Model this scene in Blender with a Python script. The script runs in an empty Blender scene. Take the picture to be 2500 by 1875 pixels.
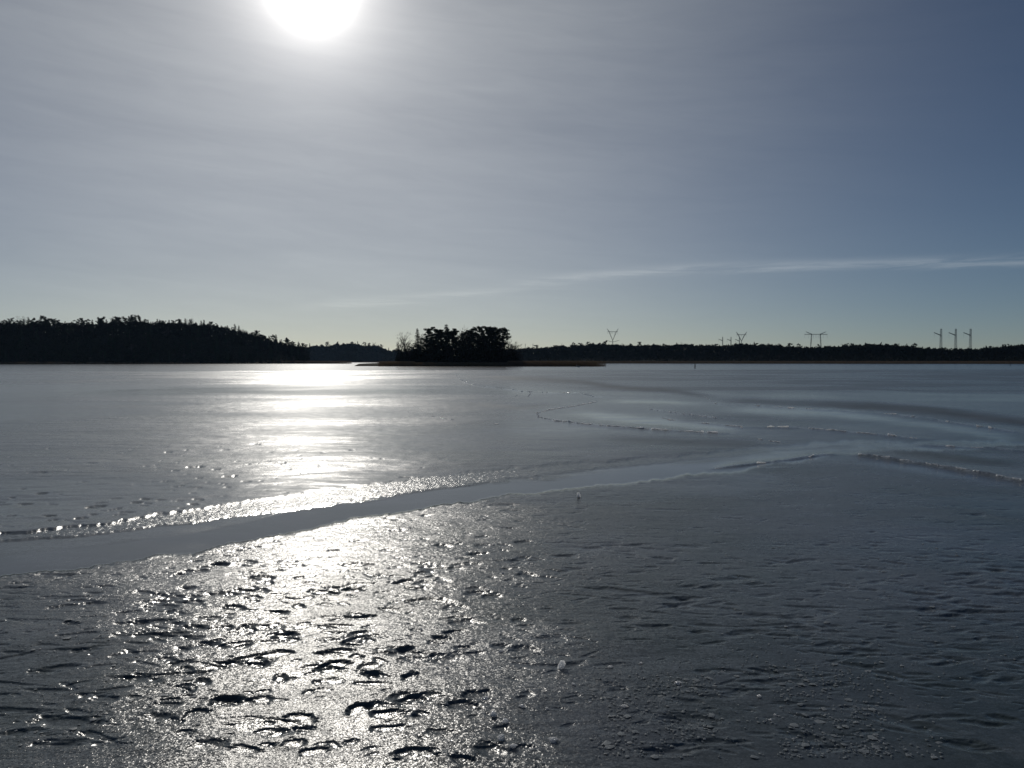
import bpy, math, random, time
T0 = time.time()
import numpy as np

R = math.radians
random.seed(7)
rng = np.random.default_rng(7)
sc = bpy.context.scene
C = sc.collection

# ------------------------------------------------------------------ camera
CAM_H, FPX, HOR = 2.0, 768.0, 361.5           # eye height, focal length in pixels (1024 wide), horizon row
PITCH = math.atan((384 - HOR) / FPX)
cam_d = bpy.data.cameras.new('camera'); cam = bpy.data.objects.new('camera', cam_d); C.objects.link(cam)
cam_d.sensor_width = 36; cam_d.lens = 36 * FPX / 1024
cam_d.clip_start = 0.1; cam_d.clip_end = 9000
cam.location = (0, 0, CAM_H); cam.rotation_euler = (R(90) - PITCH, 0, 0)
sc.camera = cam

# ------------------------------------------------------------------ sun and sky
SUN_EL, SUN_AZ = R(25.23), R(-14.46)            # azimuth from +Y, positive to +X
sdir = (math.sin(SUN_AZ) * math.cos(SUN_EL), math.cos(SUN_AZ) * math.cos(SUN_EL), math.sin(SUN_EL))
sun_d = bpy.data.lights.new('sun', 'SUN'); sun = bpy.data.objects.new('sun', sun_d); C.objects.link(sun)
sun_d.energy = 2.3; sun_d.angle = R(0.53); sun_d.color = (1, 0.95, 0.87)
import mathutils
sun.rotation_euler = mathutils.Vector(sdir).to_track_quat('Z', 'Y').to_euler()
sun.location = (0, 0, 60)

world = bpy.data.worlds.new('World'); sc.world = world; world.use_nodes = True
wt = world.node_tree; wt.nodes.clear()
class NT:
    """small node-tree writer"""
    def __init__(s, t): s.t = t
    def n(s, typ, **kw):
        nd = s.t.nodes.new(typ)
        for k, v in kw.items(): setattr(nd, k, v)
        return nd
    def lk(s, a, b): s.t.links.new(a, b)
    def inp(s, sock, v):
        if hasattr(v, 'is_output'): s.lk(v, sock)
        elif v is not None: sock.default_value = v
    def m(s, op, a, b=None, c=None, clamp=False):
        nd = s.n('ShaderNodeMath', operation=op, use_clamp=clamp)
        for i, v in enumerate((a, b, c)): s.inp(nd.inputs[i], v)
        return nd.outputs[0]
    def vm(s, op, a, b=None):
        nd = s.n('ShaderNodeVectorMath', operation=op)
        s.inp(nd.inputs[0], a); s.inp(nd.inputs[1], b)
        return nd.outputs[1] if op in ('DOT_PRODUCT', 'LENGTH') else nd.outputs[0]
    def scale(s, v, k):
        nd = s.n('ShaderNodeVectorMath', operation='SCALE'); s.inp(nd.inputs[0], v); s.inp(nd.inputs[3], k); return nd.outputs[0]
    def mr(s, v, a, b, c=0.0, d=1.0, smooth=True):
        nd = s.n('ShaderNodeMapRange', interpolation_type='SMOOTHSTEP' if smooth else 'LINEAR', clamp=True)
        for i, x in enumerate((v, a, b, c, d)): s.inp(nd.inputs[i], x)
        return nd.outputs[0]
    def comb(s, x, y, z):
        nd = s.n('ShaderNodeCombineXYZ')
        for i, v in enumerate((x, y, z)): s.inp(nd.inputs[i], v)
        return nd.outputs[0]
    def noise(s, vec, sc_, detail=3.0, rough=0.55, dist=0.0):
        nd = s.n('ShaderNodeTexNoise'); s.inp(nd.inputs['Vector'], vec)
        s.inp(nd.inputs['Scale'], sc_); s.inp(nd.inputs['Detail'], detail); s.inp(nd.inputs['Roughness'], rough); s.inp(nd.inputs['Distortion'], dist)
        return nd.outputs['Fac']
    def mix(s, f, a, b):
        nd = s.n('ShaderNodeMix', data_type='RGBA'); s.inp(nd.inputs[0], f); s.inp(nd.inputs[6], a); s.inp(nd.inputs[7], b); return nd.outputs[2]
    def attr(s, name):
        return s.n('ShaderNodeAttribute', attribute_name=name).outputs['Fac']

w = NT(wt)
tc = w.n('ShaderNodeTexCoord'); D = tc.outputs['Generated']
sep = w.n('ShaderNodeSeparateXYZ'); w.lk(D, sep.inputs[0])
el = w.m('ARCSINE', sep.outputs[2]); az = w.m('ARCTAN2', sep.outputs[0], sep.outputs[1])
deg = 180 / math.pi
eld = w.m('MULTIPLY', el, deg); azd = w.m('MULTIPLY', az, deg)
th = w.m('MULTIPLY', w.m('ARCCOSINE', w.m('MINIMUM', w.vm('DOT_PRODUCT', D, sdir), 1.0)), deg)   # degrees from the sun
sky = w.n('ShaderNodeTexSky', sky_type='NISHITA'); sky.sun_disc = False
sky.sun_elevation = SUN_EL; sky.sun_rotation = SUN_AZ; sky.altitude = 0; sky.air_density = 0.7; sky.dust_density = 0.0; sky.ozone_density = 3.0
# thin cirrostratus veil, forward scattering: brightest near the sun, thinner away from it
streak = w.noise(w.comb(w.m('MULTIPLY', azd, 0.035), w.m('MULTIPLY_ADD', azd, 0.02, w.m('MULTIPLY', eld, 0.33)), 0.0), 1.0, 4.0, 0.55, 0.6)
fine = w.noise(w.comb(w.m('MULTIPLY', azd, 0.16), w.m('MULTIPLY_ADD', azd, 0.09, w.m('MULTIPLY', eld, 1.0)), 3.3), 1.0, 5.0, 0.6, 1.0)
thick = w.m('ADD', 0.75, w.m('ADD', w.m('MULTIPLY', w.m('SUBTRACT', streak, 0.5), 0.45), w.m('MULTIPLY', w.m('SUBTRACT', fine, 0.5), 0.26)))
EV = -0.75; LIN = 2.0 ** EV                                  # the camera is stopped down for the sun
ph = w.m('EXPONENT', w.m('MULTIPLY', w.m('POWER', w.m('DIVIDE', th, 29.0), 2.5), -1.0))
veil = w.m('MULTIPLY', thick, w.m('MULTIPLY', ph, 0.285 / LIN))
# two long thin cirrus wisps low over the far shore
def wisp(pts, width, seed, a0, a1):
    cu = w.n('ShaderNodeFloatCurve'); c = cu.mapping.curves[0]
    pts = [((x + 40) / 80, y / 30) for x, y in pts]
    c.points[0].location = pts[0]; c.points[1].location = pts[-1]
    for p in pts[1:-1]: c.points.new(*p)
    cu.mapping.update()
    w.inp(cu.inputs['Value'], w.m('DIVIDE', w.m('ADD', azd, 40.0), 80.0))
    e0 = w.m('MULTIPLY', cu.outputs[0], 30.0)
    nz = w.noise(w.comb(w.m('MULTIPLY', azd, 0.12), w.m('MULTIPLY', eld, 1.6), seed), 1.0, 5.0, 0.65, 0.8)
    d = w.m('DIVIDE', w.m('ADD', w.m('SUBTRACT', eld, e0), w.m('MULTIPLY', w.m('SUBTRACT', nz, 0.5), 0.6)), width)
    g = w.m('EXPONENT', w.m('MULTIPLY', w.m('MULTIPLY', d, d), -1.0))
    ends = w.m('MULTIPLY', w.mr(azd, a0 - 3, a0 + 5), w.mr(azd, a1 + 8, a1 - 6))
    return w.m('MULTIPLY', w.m('MULTIPLY', g, ends), w.mr(nz, 0.33, 0.66, 0.08, 1.0))
w1 = wisp([(-40, 3.0), (-15, 4.0), (-8, 4.6), (0, 5.25), (40, 6)], 0.32, 1.0, -15, 0)
w2 = wisp([(-40, 5.0), (0, 5.85), (8, 6.45), (14, 6.7), (23, 6.6), (34, 6.3), (40, 6.2)], 0.36, 5.0, 0, 40)
wsp = w.m('MULTIPLY', w.m('ADD', w.m('MULTIPLY', w1, 0.085), w.m('MULTIPLY', w2, 0.10)), 1.0)
# aureole of the sun seen through the veil
aur = w.m('MULTIPLY', 1 / LIN, w.m('ADD', w.m('MULTIPLY', w.m('EXPONENT', w.m('MULTIPLY', w.m('POWER', w.m('DIVIDE', th, 1.5), 2.0), -1.0)), 10.0),
          w.m('ADD', w.m('MULTIPLY', w.m('EXPONENT', w.m('DIVIDE', th, -2.2)), 2.1), w.m('MULTIPLY', w.m('EXPONENT', w.m('DIVIDE', th, -9.0)), 0.32))))
def col(v, c): return w.scale(w.comb(*c), v)
BG = 0.1
lowv = w.m('MULTIPLY', w.m('EXPONENT', w.m('MULTIPLY', w.m('MAXIMUM', eld, 0.0), -1.0 / 8.0)), w.m('MULTIPLY', w.m('EXPONENT', w.m('MULTIPLY', w.m('POWER', w.m('DIVIDE', th, 36.0), 3.0), -1.0)), 0.30 / LIN))   # haze low over the lake
tot = w.vm('ADD', w.vm('ADD', w.scale(sky.outputs[0], w.m('MULTIPLY_ADD', ph, -0.11, 0.49)), col(w.m('MULTIPLY', veil, 1 / BG), (0.99, 1.0, 0.92))),
           w.vm('ADD', w.vm('ADD', col(w.m('DIVIDE', aur, BG), (1.0, 0.95, 0.90)), col(w.m('DIVIDE', lowv, BG), (1.0, 0.74, 0.36))), col(w.m('DIVIDE', wsp, BG * LIN), (1.0, 0.97, 0.86))))
bg = w.n('ShaderNodeBackground'); w.lk(tot, bg.inputs[0]); bg.inputs[1].default_value = BG
wo = w.n('ShaderNodeOutputWorld'); w.lk(bg.outputs[0], wo.inputs[0])
world.cycles.sampling_method = 'MANUAL'; world.cycles.sample_map_resolution = 1024

sc.view_settings.view_transform = 'Standard'; sc.view_settings.look = 'None'
sc.view_settings.exposure = EV; sc.view_settings.gamma = 1.0; sc.view_settings.use_curve_mapping = False
sc.render.engine = 'CYCLES'
sc.cycles.use_denoising = True; sc.cycles.denoiser = 'OPENIMAGEDENOISE'; sc.cycles.denoising_input_passes = 'RGB_ALBEDO_NORMAL'; sc.cycles.denoising_prefilter = 'ACCURATE'
sc.cycles.max_bounces = 5; sc.cycles.diffuse_bounces = 2; sc.cycles.glossy_bounces = 3; sc.cycles.transparent_max_bounces = 6
sc.cycles.volume_bounces = 0
sc.cycles.sample_clamp_indirect = 4.0
sc.cycles.caustics_reflective = False; sc.cycles.caustics_refractive = False

# ------------------------------------------------------------------ helpers
def pix_ground(px, py, z=0.0):
    """pixel (1024x768) -> point on the plane z"""
    y = (CAM_H - z) * FPX / (py - HOR)        # small-pitch approximation kept consistent with proj()
    return (px - 512) / FPX * y, y
def dsp(x, y): return pix_ground(x * 1024 / 2212, y * 1024 / 2212)      # 2212-wide viewing size
def src_at(x, y, d):
    """2500-wide pixel at distance d -> X, Z"""
    return (x * 0.4096 - 512) / FPX * d, CAM_H + (HOR - y * 0.4096) / FPX * d
def tag(o, label=None, cat=None, group=None, kind=None):
    for k, v in (('label', label), ('category', cat), ('group', group), ('kind', kind)):
        if v: o[k] = v
    return o
def link(o, parent=None):
    C.objects.link(o)
    if parent is not None: o.parent = parent
    return o
def empty(name, loc, rz=0.0, s=1.0):
    o = bpy.data.objects.new(name, None); o.location = loc; o.rotation_euler = (0, 0, rz); o.scale = (s, s, s)
    o.empty_display_size = 0.2
    return link(o)
class MB:
    def __init__(s): s.v = []; s.f = []
    def tube(s, p0, p1, r0, r1, n=5, cap=False):
        p0 = np.array(p0, float); p1 = np.array(p1, float); d = p1 - p0; L = np.linalg.norm(d)
        if L < 1e-6: return
        d /= L; a = np.cross(d, (0, 0, 1) if abs(d[2]) < 0.9 else (1, 0, 0)); a /= np.linalg.norm(a); b = np.cross(d, a)
        k = len(s.v)
        for p, r in ((p0, r0), (p1, r1)):
            for i in range(n):
                t = 2 * math.pi * i / n; s.v.append(tuple(p + r * (math.cos(t) * a + math.sin(t) * b)))
        for i in range(n):
            j = (i + 1) % n; s.f.append((k + i, k + j, k + n + j, k + n + i))
        if cap: s.f.append(tuple(k + i for i in range(n))[::-1]); s.f.append(tuple(k + n + i for i in range(n)))
    def box(s, c, h):
        k = len(s.v); c = np.array(c, float); h = np.array(h, float)
        for z in (-1, 1):
            for y in (-1, 1):
                for x in (-1, 1): s.v.append(tuple(c + h * (x, y, z)))
        for q in ((0, 2, 3, 1), (4, 5, 7, 6), (0, 1, 5, 4), (2, 6, 7, 3), (0, 4, 6, 2), (1, 3, 7, 5)): s.f.append(tuple(k + i for i in q))
    def tri(s, a, b, c):
        k = len(s.v); s.v += [tuple(a), tuple(b), tuple(c)]; s.f.append((k, k + 1, k + 2))
    def quad(s, a, b, c, d):
        k = len(s.v); s.v += [tuple(a), tuple(b), tuple(c), tuple(d)]; s.f.append((k, k + 1, k + 2, k + 3))
    def mesh(s, name, mat, smooth=False):
        me = bpy.data.meshes.new(name); me.from_pydata(s.v, [], s.f); me.materials.append(mat)
        if smooth: me.polygons.foreach_set('use_smooth', [True] * len(me.polygons))
        me.update(); return me
    def build(s, name, mat, parent=None, smooth=False):
        return link(bpy.data.objects.new(name, s.mesh(name, mat, smooth)), parent)
def np_mesh(name, verts, tris_or_quads, mat, smooth=False):
    me = bpy.data.meshes.new(name); F = np.asarray(tris_or_quads, np.int32); V = np.asarray(verts, np.float32)
    n = F.shape[1]
    me.vertices.add(len(V)); me.vertices.foreach_set('co', V.ravel())
    me.loops.add(F.size); me.loops.foreach_set('vertex_index', F.ravel())
    me.polygons.add(len(F)); me.polygons.foreach_set('loop_start', np.arange(0, F.size, n, dtype=np.int32))
    if smooth: me.polygons.foreach_set('use_smooth', np.ones(len(F), bool))
    me.materials.append(mat); me.update(calc_edges=True); me.validate()
    return me
def _h(ix, iy, seed):
    h = (ix.astype(np.int64) * 374761393 + iy.astype(np.int64) * 668265263 + seed * 974634777) & 0xffffffff
    h = ((h ^ (h >> 13)) * 1274126177) & 0xffffffff
    return ((h ^ (h >> 16)) & 0xffff) / 65535.0
def vn(x, y, seed=0, octv=3, gain=0.5):
    """value noise in 0..1"""
    x = np.asarray(x, float); y = np.asarray(y, float); out = np.zeros(np.broadcast(x, y).shape); a = 1.0; tot_ = 0
    for o in range(octv):
        ix = np.floor(x); iy = np.floor(y); fx = x - ix; fy = y - iy
        ux = fx * fx * fx * (fx * (fx * 6 - 15) + 10); uy = fy * fy * fy * (fy * (fy * 6 - 15) + 10)
        v = (_h(ix, iy, seed + o) * (1 - ux) + _h(ix + 1, iy, seed + o) * ux) * (1 - uy) + (_h(ix, iy + 1, seed + o) * (1 - ux) + _h(ix + 1, iy + 1, seed + o) * ux) * uy
        out += a * v; tot_ += a; a *= gain; x = x * 2.03 + 17.1; y = y * 2.03 + 9.7
    return out / tot_
def ss(a, b, x):
    t = np.clip((x - a) / (b - a), 0, 1); return t * t * (3 - 2 * t)

# ------------------------------------------------------------------ materials
def pmat(name, base=(0.5, 0.5, 0.5), rough=0.6, **kw):
    m = bpy.data.materials.new(name); m.use_nodes = True
    t = NT(m.node_tree); b = m.node_tree.nodes['Principled BSDF']
    b.inputs['Base Color'].default_value = (*base, 1); b.inputs['Roughness'].default_value = rough
    for k, v in kw.items(): b.inputs[k].default_value = v
    return m, t, b
def varied(name, c0, c1, scale, rough=0.8, transl=0.0, spec=0.3):
    """two-tone procedural colour, different on every object"""
    m, t, b = pmat(name, c0, rough); b.inputs['Specular IOR Level'].default_value = spec
    tcn = t.n('ShaderNodeTexCoord'); oi = t.n('ShaderNodeObjectInfo')
    n = t.noise(tcn.outputs['Object'], scale, 3.0, 0.6)
    f = t.m('ADD', t.m('MULTIPLY', n, 0.8), t.m('MULTIPLY', t.m('SUBTRACT', oi.outputs['Random'], 0.4), 0.5), clamp=True)
    cc = t.mix(f, (*c0, 1), (*c1, 1)); t.lk(cc, b.inputs['Base Color'])
    if transl:
        tr = t.n('ShaderNodeBsdfTranslucent'); t.lk(cc, tr.inputs[0]); mx = t.n('ShaderNodeMixShader'); mx.inputs[0].default_value = transl
        t.lk(b.outputs[0], mx.inputs[1]); t.lk(tr.outputs[0], mx.inputs[2])
        t.lk(mx.outputs[0], m.node_tree.nodes['Material Output'].inputs[0])
    return m
M_needle = varied('conifer_needles', (0.012, 0.022, 0.010), (0.024, 0.036, 0.016), 0.4, 0.8, 0.0, 0.05)
M_bark = varied('tree_bark', (0.035, 0.028, 0.022), (0.06, 0.045, 0.035), 1.5, 0.9, 0.0, 0.1)
M_birch = varied('bare_twigs', (0.04, 0.034, 0.03), (0.075, 0.062, 0.056), 1.0, 0.9, 0.0, 0.1)
M_scrub = varied('thicket', (0.012, 0.016, 0.009), (0.026, 0.026, 0.016), 0.3, 0.9, 0.0, 0.05)
M_soil = varied('forest_floor', (0.02, 0.022, 0.012), (0.04, 0.034, 0.02), 0.05, 0.95, 0.0, 0.05)
M_reed = varied('dry_reed', (0.15, 0.11, 0.07), (0.25, 0.19, 0.12), 0.25, 0.85, 0.25, 0.1)
M_steel = varied('galvanised_steel', (0.16, 0.17, 0.18), (0.24, 0.25, 0.26), 0.2, 0.5)
M_glass = varied('insulator_glass', (0.12, 0.15, 0.15), (0.2, 0.22, 0.22), 0.5, 0.3)
M_wood = varied('weathered_wood', (0.05, 0.04, 0.032), (0.10, 0.085, 0.07), 4.0, 0.85)
M_plume = varied('white_plumage', (0.72, 0.71, 0.68), (0.82, 0.81, 0.79), 3.0, 0.7, 0.15)
M_bill = varied('orange_bill', (0.5, 0.17, 0.03), (0.6, 0.22, 0.05), 10.0, 0.5)
M_frost = varied('frost_flake', (0.22, 0.25, 0.26), (0.48, 0.52, 0.54), 40.0, 0.6, 0.25, 0.3)

def ice_material():
    m, t, b = pmat('lake_ice', (0.05, 0.06, 0.065), 0.2)
    b.inputs['IOR'].default_value = 1.31
    tcn = t.n('ShaderNodeTexCoord'); P = tcn.outputs['Object']
    rough, grain, frost = t.attr('rough'), t.attr('grain'), t.attr('frost')
    big = t.noise(P, 0.35, 4.0, 0.6); mid = t.noise(P, 2.5, 4.0, 0.6); sml = t.noise(P, 14.0, 3.0, 0.6)
    base = t.mix(t.mr(big, 0.35, 0.65), (0.040, 0.056, 0.054, 1), (0.085, 0.097, 0.110, 1))
    base = t.mix(t.m('MULTIPLY', t.mr(mid, 0.45, 0.75), 0.35), base, (0.14, 0.155, 0.165, 1))
    fr = t.m('MULTIPLY', frost, t.mr(sml, 0.25, 0.6), clamp=True)
    base = t.mix(fr, base, (0.42, 0.47, 0.50, 1))
    t.lk(base, b.inputs['Base Color'])
    r = t.m('ADD', rough, t.m('MULTIPLY', t.m('SUBTRACT', mid, 0.5), 0.10)); r = t.m('MAXIMUM', r, 0.03)
    t.lk(r, b.inputs['Roughness'])
    g1 = t.noise(P, 70.0, 2.0, 0.6); g2 = t.noise(P, 18.0, 3.0, 0.55)
    # crystals pressed long across the wind
    sx = t.n('ShaderNodeMapping'); sx.inputs['Scale'].default_value = (1.0, 2.6, 1.0); t.lk(P, sx.inputs[0])
    g3 = t.noise(sx.outputs[0], 3.2, 4.0, 0.55)
    wave = t.attr('wave')
    def stretched(kx, ky, oct_=3.0):
        mp_ = t.n('ShaderNodeMapping'); mp_.inputs['Scale'].default_value = (kx, ky, 1.0); t.lk(P, mp_.inputs[0]); return t.noise(mp_.outputs[0], 1.0, oct_, 0.55, 0.3)
    wv = t.m('ADD', t.m('MULTIPLY', stretched(0.5, 1.5), 0.036), t.m('MULTIPLY', stretched(0.14, 0.42), 0.085))
    hgt = t.m('ADD', t.m('MULTIPLY', wave, wv), t.m('MULTIPLY', grain, t.m('ADD', t.m('MULTIPLY', g1, 0.0022), t.m('ADD', t.m('MULTIPLY', g2, 0.0050), t.m('MULTIPLY', g3, 0.011)))))
    bp = t.n('ShaderNodeBump'); bp.inputs['Strength'].default_value = 1.0; bp.inputs['Distance'].default_value = 1.0
    t.lk(hgt, bp.inputs['Height'])
    def facet(k):                                                     # every crystal tilted its own way
        v = t.n('ShaderNodeTexVoronoi'); v.inputs['Scale'].default_value = k; t.lk(P, v.inputs['Vector'])
        return t.vm('SUBTRACT', v.outputs['Color'], (0.5, 0.5, 0.5))
    tilt = t.vm('ADD', t.scale(facet(75.0), 0.20), t.scale(facet(170.0), 0.22))
    nrm = t.vm('NORMALIZE', t.vm('ADD', bp.outputs[0], t.scale(tilt, t.m('MULTIPLY', grain, t.mr(mid, 0.3, 0.65, 0.55, 1.15)))))
    t.lk(nrm, b.inputs['Normal'])
    return m
M_ice = ice_material()
def shard_material():
    m, t, b = pmat('clear_ice', (0.42, 0.48, 0.50), 0.12); b.inputs['IOR'].default_value = 1.31
    tcn = t.n('ShaderNodeTexCoord'); n = t.noise(tcn.outputs['Object'], 30.0, 3.0)
    cc = t.mix(n, (0.86, 0.89, 0.90, 1), (0.96, 0.97, 0.97, 1)); t.lk(cc, b.inputs['Base Color'])
    bp = t.n('ShaderNodeBump'); bp.inputs['Distance'].default_value = 0.004; t.lk(n, bp.inputs['Height']); t.lk(bp.outputs[0], b.inputs['Normal'])
    b.inputs['Subsurface Weight'].default_value = 1.0; b.inputs['Subsurface Radius'].default_value = (1, 1, 1); b.inputs['Subsurface Scale'].default_value = 0.09
    return m
M_shard = shard_material()
def water_material():
    m, t, b = pmat('lake_water', (0.012, 0.018, 0.02), 0.20); b.inputs['IOR'].default_value = 1.33
    tcn = t.n('ShaderNodeTexCoord'); P = tcn.outputs['Object']
    mp = t.n('ShaderNodeMapping'); mp.inputs['Scale'].default_value = (0.6, 1.0, 1.0); t.lk(P, mp.inputs[0])
    n1 = t.noise(mp.outputs[0], 0.7, 3.0, 0.6, 0.4); n2 = t.noise(mp.outputs[0], 3.2, 3.0, 0.6)
    n0 = t.noise(P, 0.012, 2.0)
    mp2 = t.n('ShaderNodeMapping'); mp2.inputs['Scale'].default_value = (1.3, 0.045, 1.0); t.lk(P, mp2.inputs[0]); n3 = t.noise(mp2.outputs[0], 1.0, 2.0)     # wind rows
    h = t.m('MULTIPLY', t.m('ADD', t.m('MULTIPLY_ADD', n3, 0.10, t.m('MULTIPLY', n1, 0.055)), t.m('MULTIPLY', n2, 0.010)), t.mr(n0, 0.25, 0.6, 0.6, 1.0))
    bp = t.n('ShaderNodeBump'); bp.inputs['Distance'].default_value = 1.0; t.lk(h, bp.inputs['Height']); t.lk(bp.outputs[0], b.inputs['Normal'])
    return m
M_water = water_material()

# ------------------------------------------------------------------ lake ice: one sheet, fine where it is near
K = 2212 / 1024
def ice_layout(X, Y):
    """zones of the ice, given in the 2212-wide viewing size for points of the plane"""
    x = (X / Y * FPX + 512) * K; y = (HOR + CAM_H * FPX / Y) * K
    return x, y
IP = np.interp
nr = lambda x, k, s: (vn(x * k, x * 0 + s, s, 3) - 0.5)
def edges(x, Yd):
    wob = nr(x, 0.012, 3) * 14 + nr(x, 0.09, 4) * 5
    e0 = IP(x, [-600, 0, 250, 480, 600, 830, 960, 1200, 1500, 1700, 1790, 2300], [1345, 1252, 1220, 1186, 1160, 1112, 1092, 1062, 1030, 1000, 984, 960]) + wob
    e1 = IP(x, [-600, 0, 400, 640, 850, 1000, 1200, 1400, 1700, 2300], [1270, 1204, 1158, 1106, 1076, 1052, 1036, 1010, 985, 965]) + nr(x, 0.01, 5) * 6
    e2 = IP(x, [-600, 0, 200, 450, 600, 850, 1100, 1300, 1600, 1800, 2300], [1240, 1172, 1156, 1125, 1106, 1068, 1036, 1012, 983, 962, 960]) + wob * 0.4
    e3 = IP(x, [-600, 0, 200, 450, 600, 850, 1100, 1300, 1600, 1800, 2300], [1225, 1158, 1138, 1098, 1074, 1040, 1014, 997, 972, 955, 955]) + nr(x, 0.03, 7) * 12
    return e0, e1, e2, e3
def tent(a, b, c, d, v): return ss(a, b, v) * (1 - ss(c, d, v))

ys = [2.9]
while ys[-1] < 205:
    y = ys[-1]; ys.append(y + min(0.75 * y * y / (CAM_H * FPX), 0.02 * y + 0.02))
ys = np.array([-60, -30, -12, -5, -2, 0, 1.0, 1.7, 2.4] + ys)
us = np.concatenate([np.linspace(-1.5, -0.76, 60, endpoint=False), np.linspace(-0.76, 0.76, 980), np.linspace(0.76, 1.5, 61)[1:]])
Yg = np.repeat(ys[:, None], len(us), 1); Wd = np.where(Yg > 0, Yg, 0) + 0.9
Wd = np.where(Yg < 2, np.maximum(Wd, 2.9 + (2 - Yg) * 1.2), Wd); Xg = us[None, :] * Wd
Ysafe = np.maximum(Yg, 1.6)
dx, dy = ice_layout(Xg, Ysafe)
e0, e1, e2, e3 = edges(dx, Ysafe)
fg = ss(-5, 6, dy - e0)                                            # near floe
chan = ss(-4, 4, dy - e1) * (1 - fg)                               # dark refrozen lead
semi = ss(-3, 3, dy - e2) * (1 - ss(-4, 4, dy - e1))               # its grey far half
slush = ss(-5, 5, dy - e3) * (1 - ss(-3, 4, dy - e2))              # crushed strip
slush *= 1 - 0.75 * ss(1300, 1800, dx)
back = 1 - ss(-5, 5, dy - e3)
right = ss(1050, 1750, dx)
# smoother wide plates among the cracks on the far floe
plates = tent(930, 1250, 3000, 3001, dx) * tent(838, 856, 925, 958, dy) * ss(0.35, 0.6, vn(Xg * 0.12, Yg * 0.05, 21, 3) + 0.15)
grey = tent(828, 834, 846, 862, dy) * (1 - ss(1000, 1300, dx)) * back
farbright = (dy < IP(dx, [0, 480, 800, 930, 1010], [826, 829, 829, 813, 798]) + nr(dx, 0.05, 9) * 5) * ss(-300, 450, dx) * (dx < 1010)
patch = vn(Xg * 0.35, Yg * 0.5, 31, 3)
patch2 = vn(Xg * 0.09, Yg * 0.14, 35, 3)
grain = fg * (0.75 + 0.5 * ss(0.35, 0.7, patch)) * (1 - 0.6 * right)
grain += chan * 0.05 + slush * 1.25 + back * (0.22 + 0.28 * ss(0.4, 0.65, patch2)) * (1 - 0.35 * right)
grain += semi * (0.14 + 0.2 * ss(0.45, 0.65, vn(Xg * 1.5, Yg * 1.0, 34, 3)) + 0.75 * tent(450, 800, 1100, 1300, dx) * ss(0.5, 0.62, vn(Xg * 5, Yg * 3, 33, 2)))
grain *= (1 - 0.8 * plates) * (1 - 0.5 * grey); grain = grain + farbright * 0.5
lead_var = vn(Xg * 0.45, Yg * 0.9, 36, 4)
rough = fg * (0.25 - 0.03 * right + 0.07 * ss(0.4, 0.7, patch)) + chan * (0.05 + 0.10 * ss(0.45, 0.7, lead_var)) + semi * (0.11 + 0.10 * ss(0.35, 0.65, lead_var)) + slush * 0.22 + back * (0.21 + 0.07 * ss(0.35, 0.65, patch2) + 0.05 * ss(700, 1100, dx)) + farbright * 0.02
rough = rough * (1 - 0.3 * plates) * (1 - 0.2 * grey)
frost = fg * 0.10 * ss(0.5, 0.75, patch) + slush * 0.20 + back * 0.10 * ss(0.45, 0.7, patch2)
frost = np.clip(frost + 0.05 * (1 - chan) + back * 0.17 * (1 - right) * (0.6 + 0.6 * ss(0.4, 0.6, patch2)) + semi * 0.14 * ss(0.4, 0.7, vn(Xg * 0.8, Yg * 2.2, 37, 4)) + chan * 0.10 * ss(0.6, 0.8, vn(Xg * 0.6, Yg * 2.5, 38, 4)), 0, 1)
leftdark = fg * (1 - ss(80, 420, dx)) * ss(1300, 1450, dy); grain *= 1 - 0.4 * leftdark; rough *= 1 - 0.25 * leftdark
wave = np.clip(back * (1 - 0.75 * plates) * (0.35 + 0.8 * ss(0.3, 0.65, patch2)) * (1 - 0.6 * grey) * (1 - 0.55 * right), 0, 1.2)
Z = (vn(Xg * 0.9, Yg * 1.3, 41, 3) - 0.5) * 0.022 * (fg * (1 - 0.45 * right) + 0.8 * back)
Z += (vn(Xg * 3.0, Yg * 5.5, 43, 3) - 0.5) * 0.014 * (fg * (0.45 - 0.3 * right) + back * 0.8 * (1 - plates) * (1 - 0.7 * grey))
Z += (vn(Xg * 24, Yg * 20, 45, 3) - 0.5) * 0.011 * slush + slush * 0.008
Z += fg * 0.018 + back * 0.010 + (vn(Xg * 9, Yg * 9, 47, 2) - 0.5) * 0.02 * np.exp(-((dy - e0 - 3) / 5) ** 2) * (dx < 1500)

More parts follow.
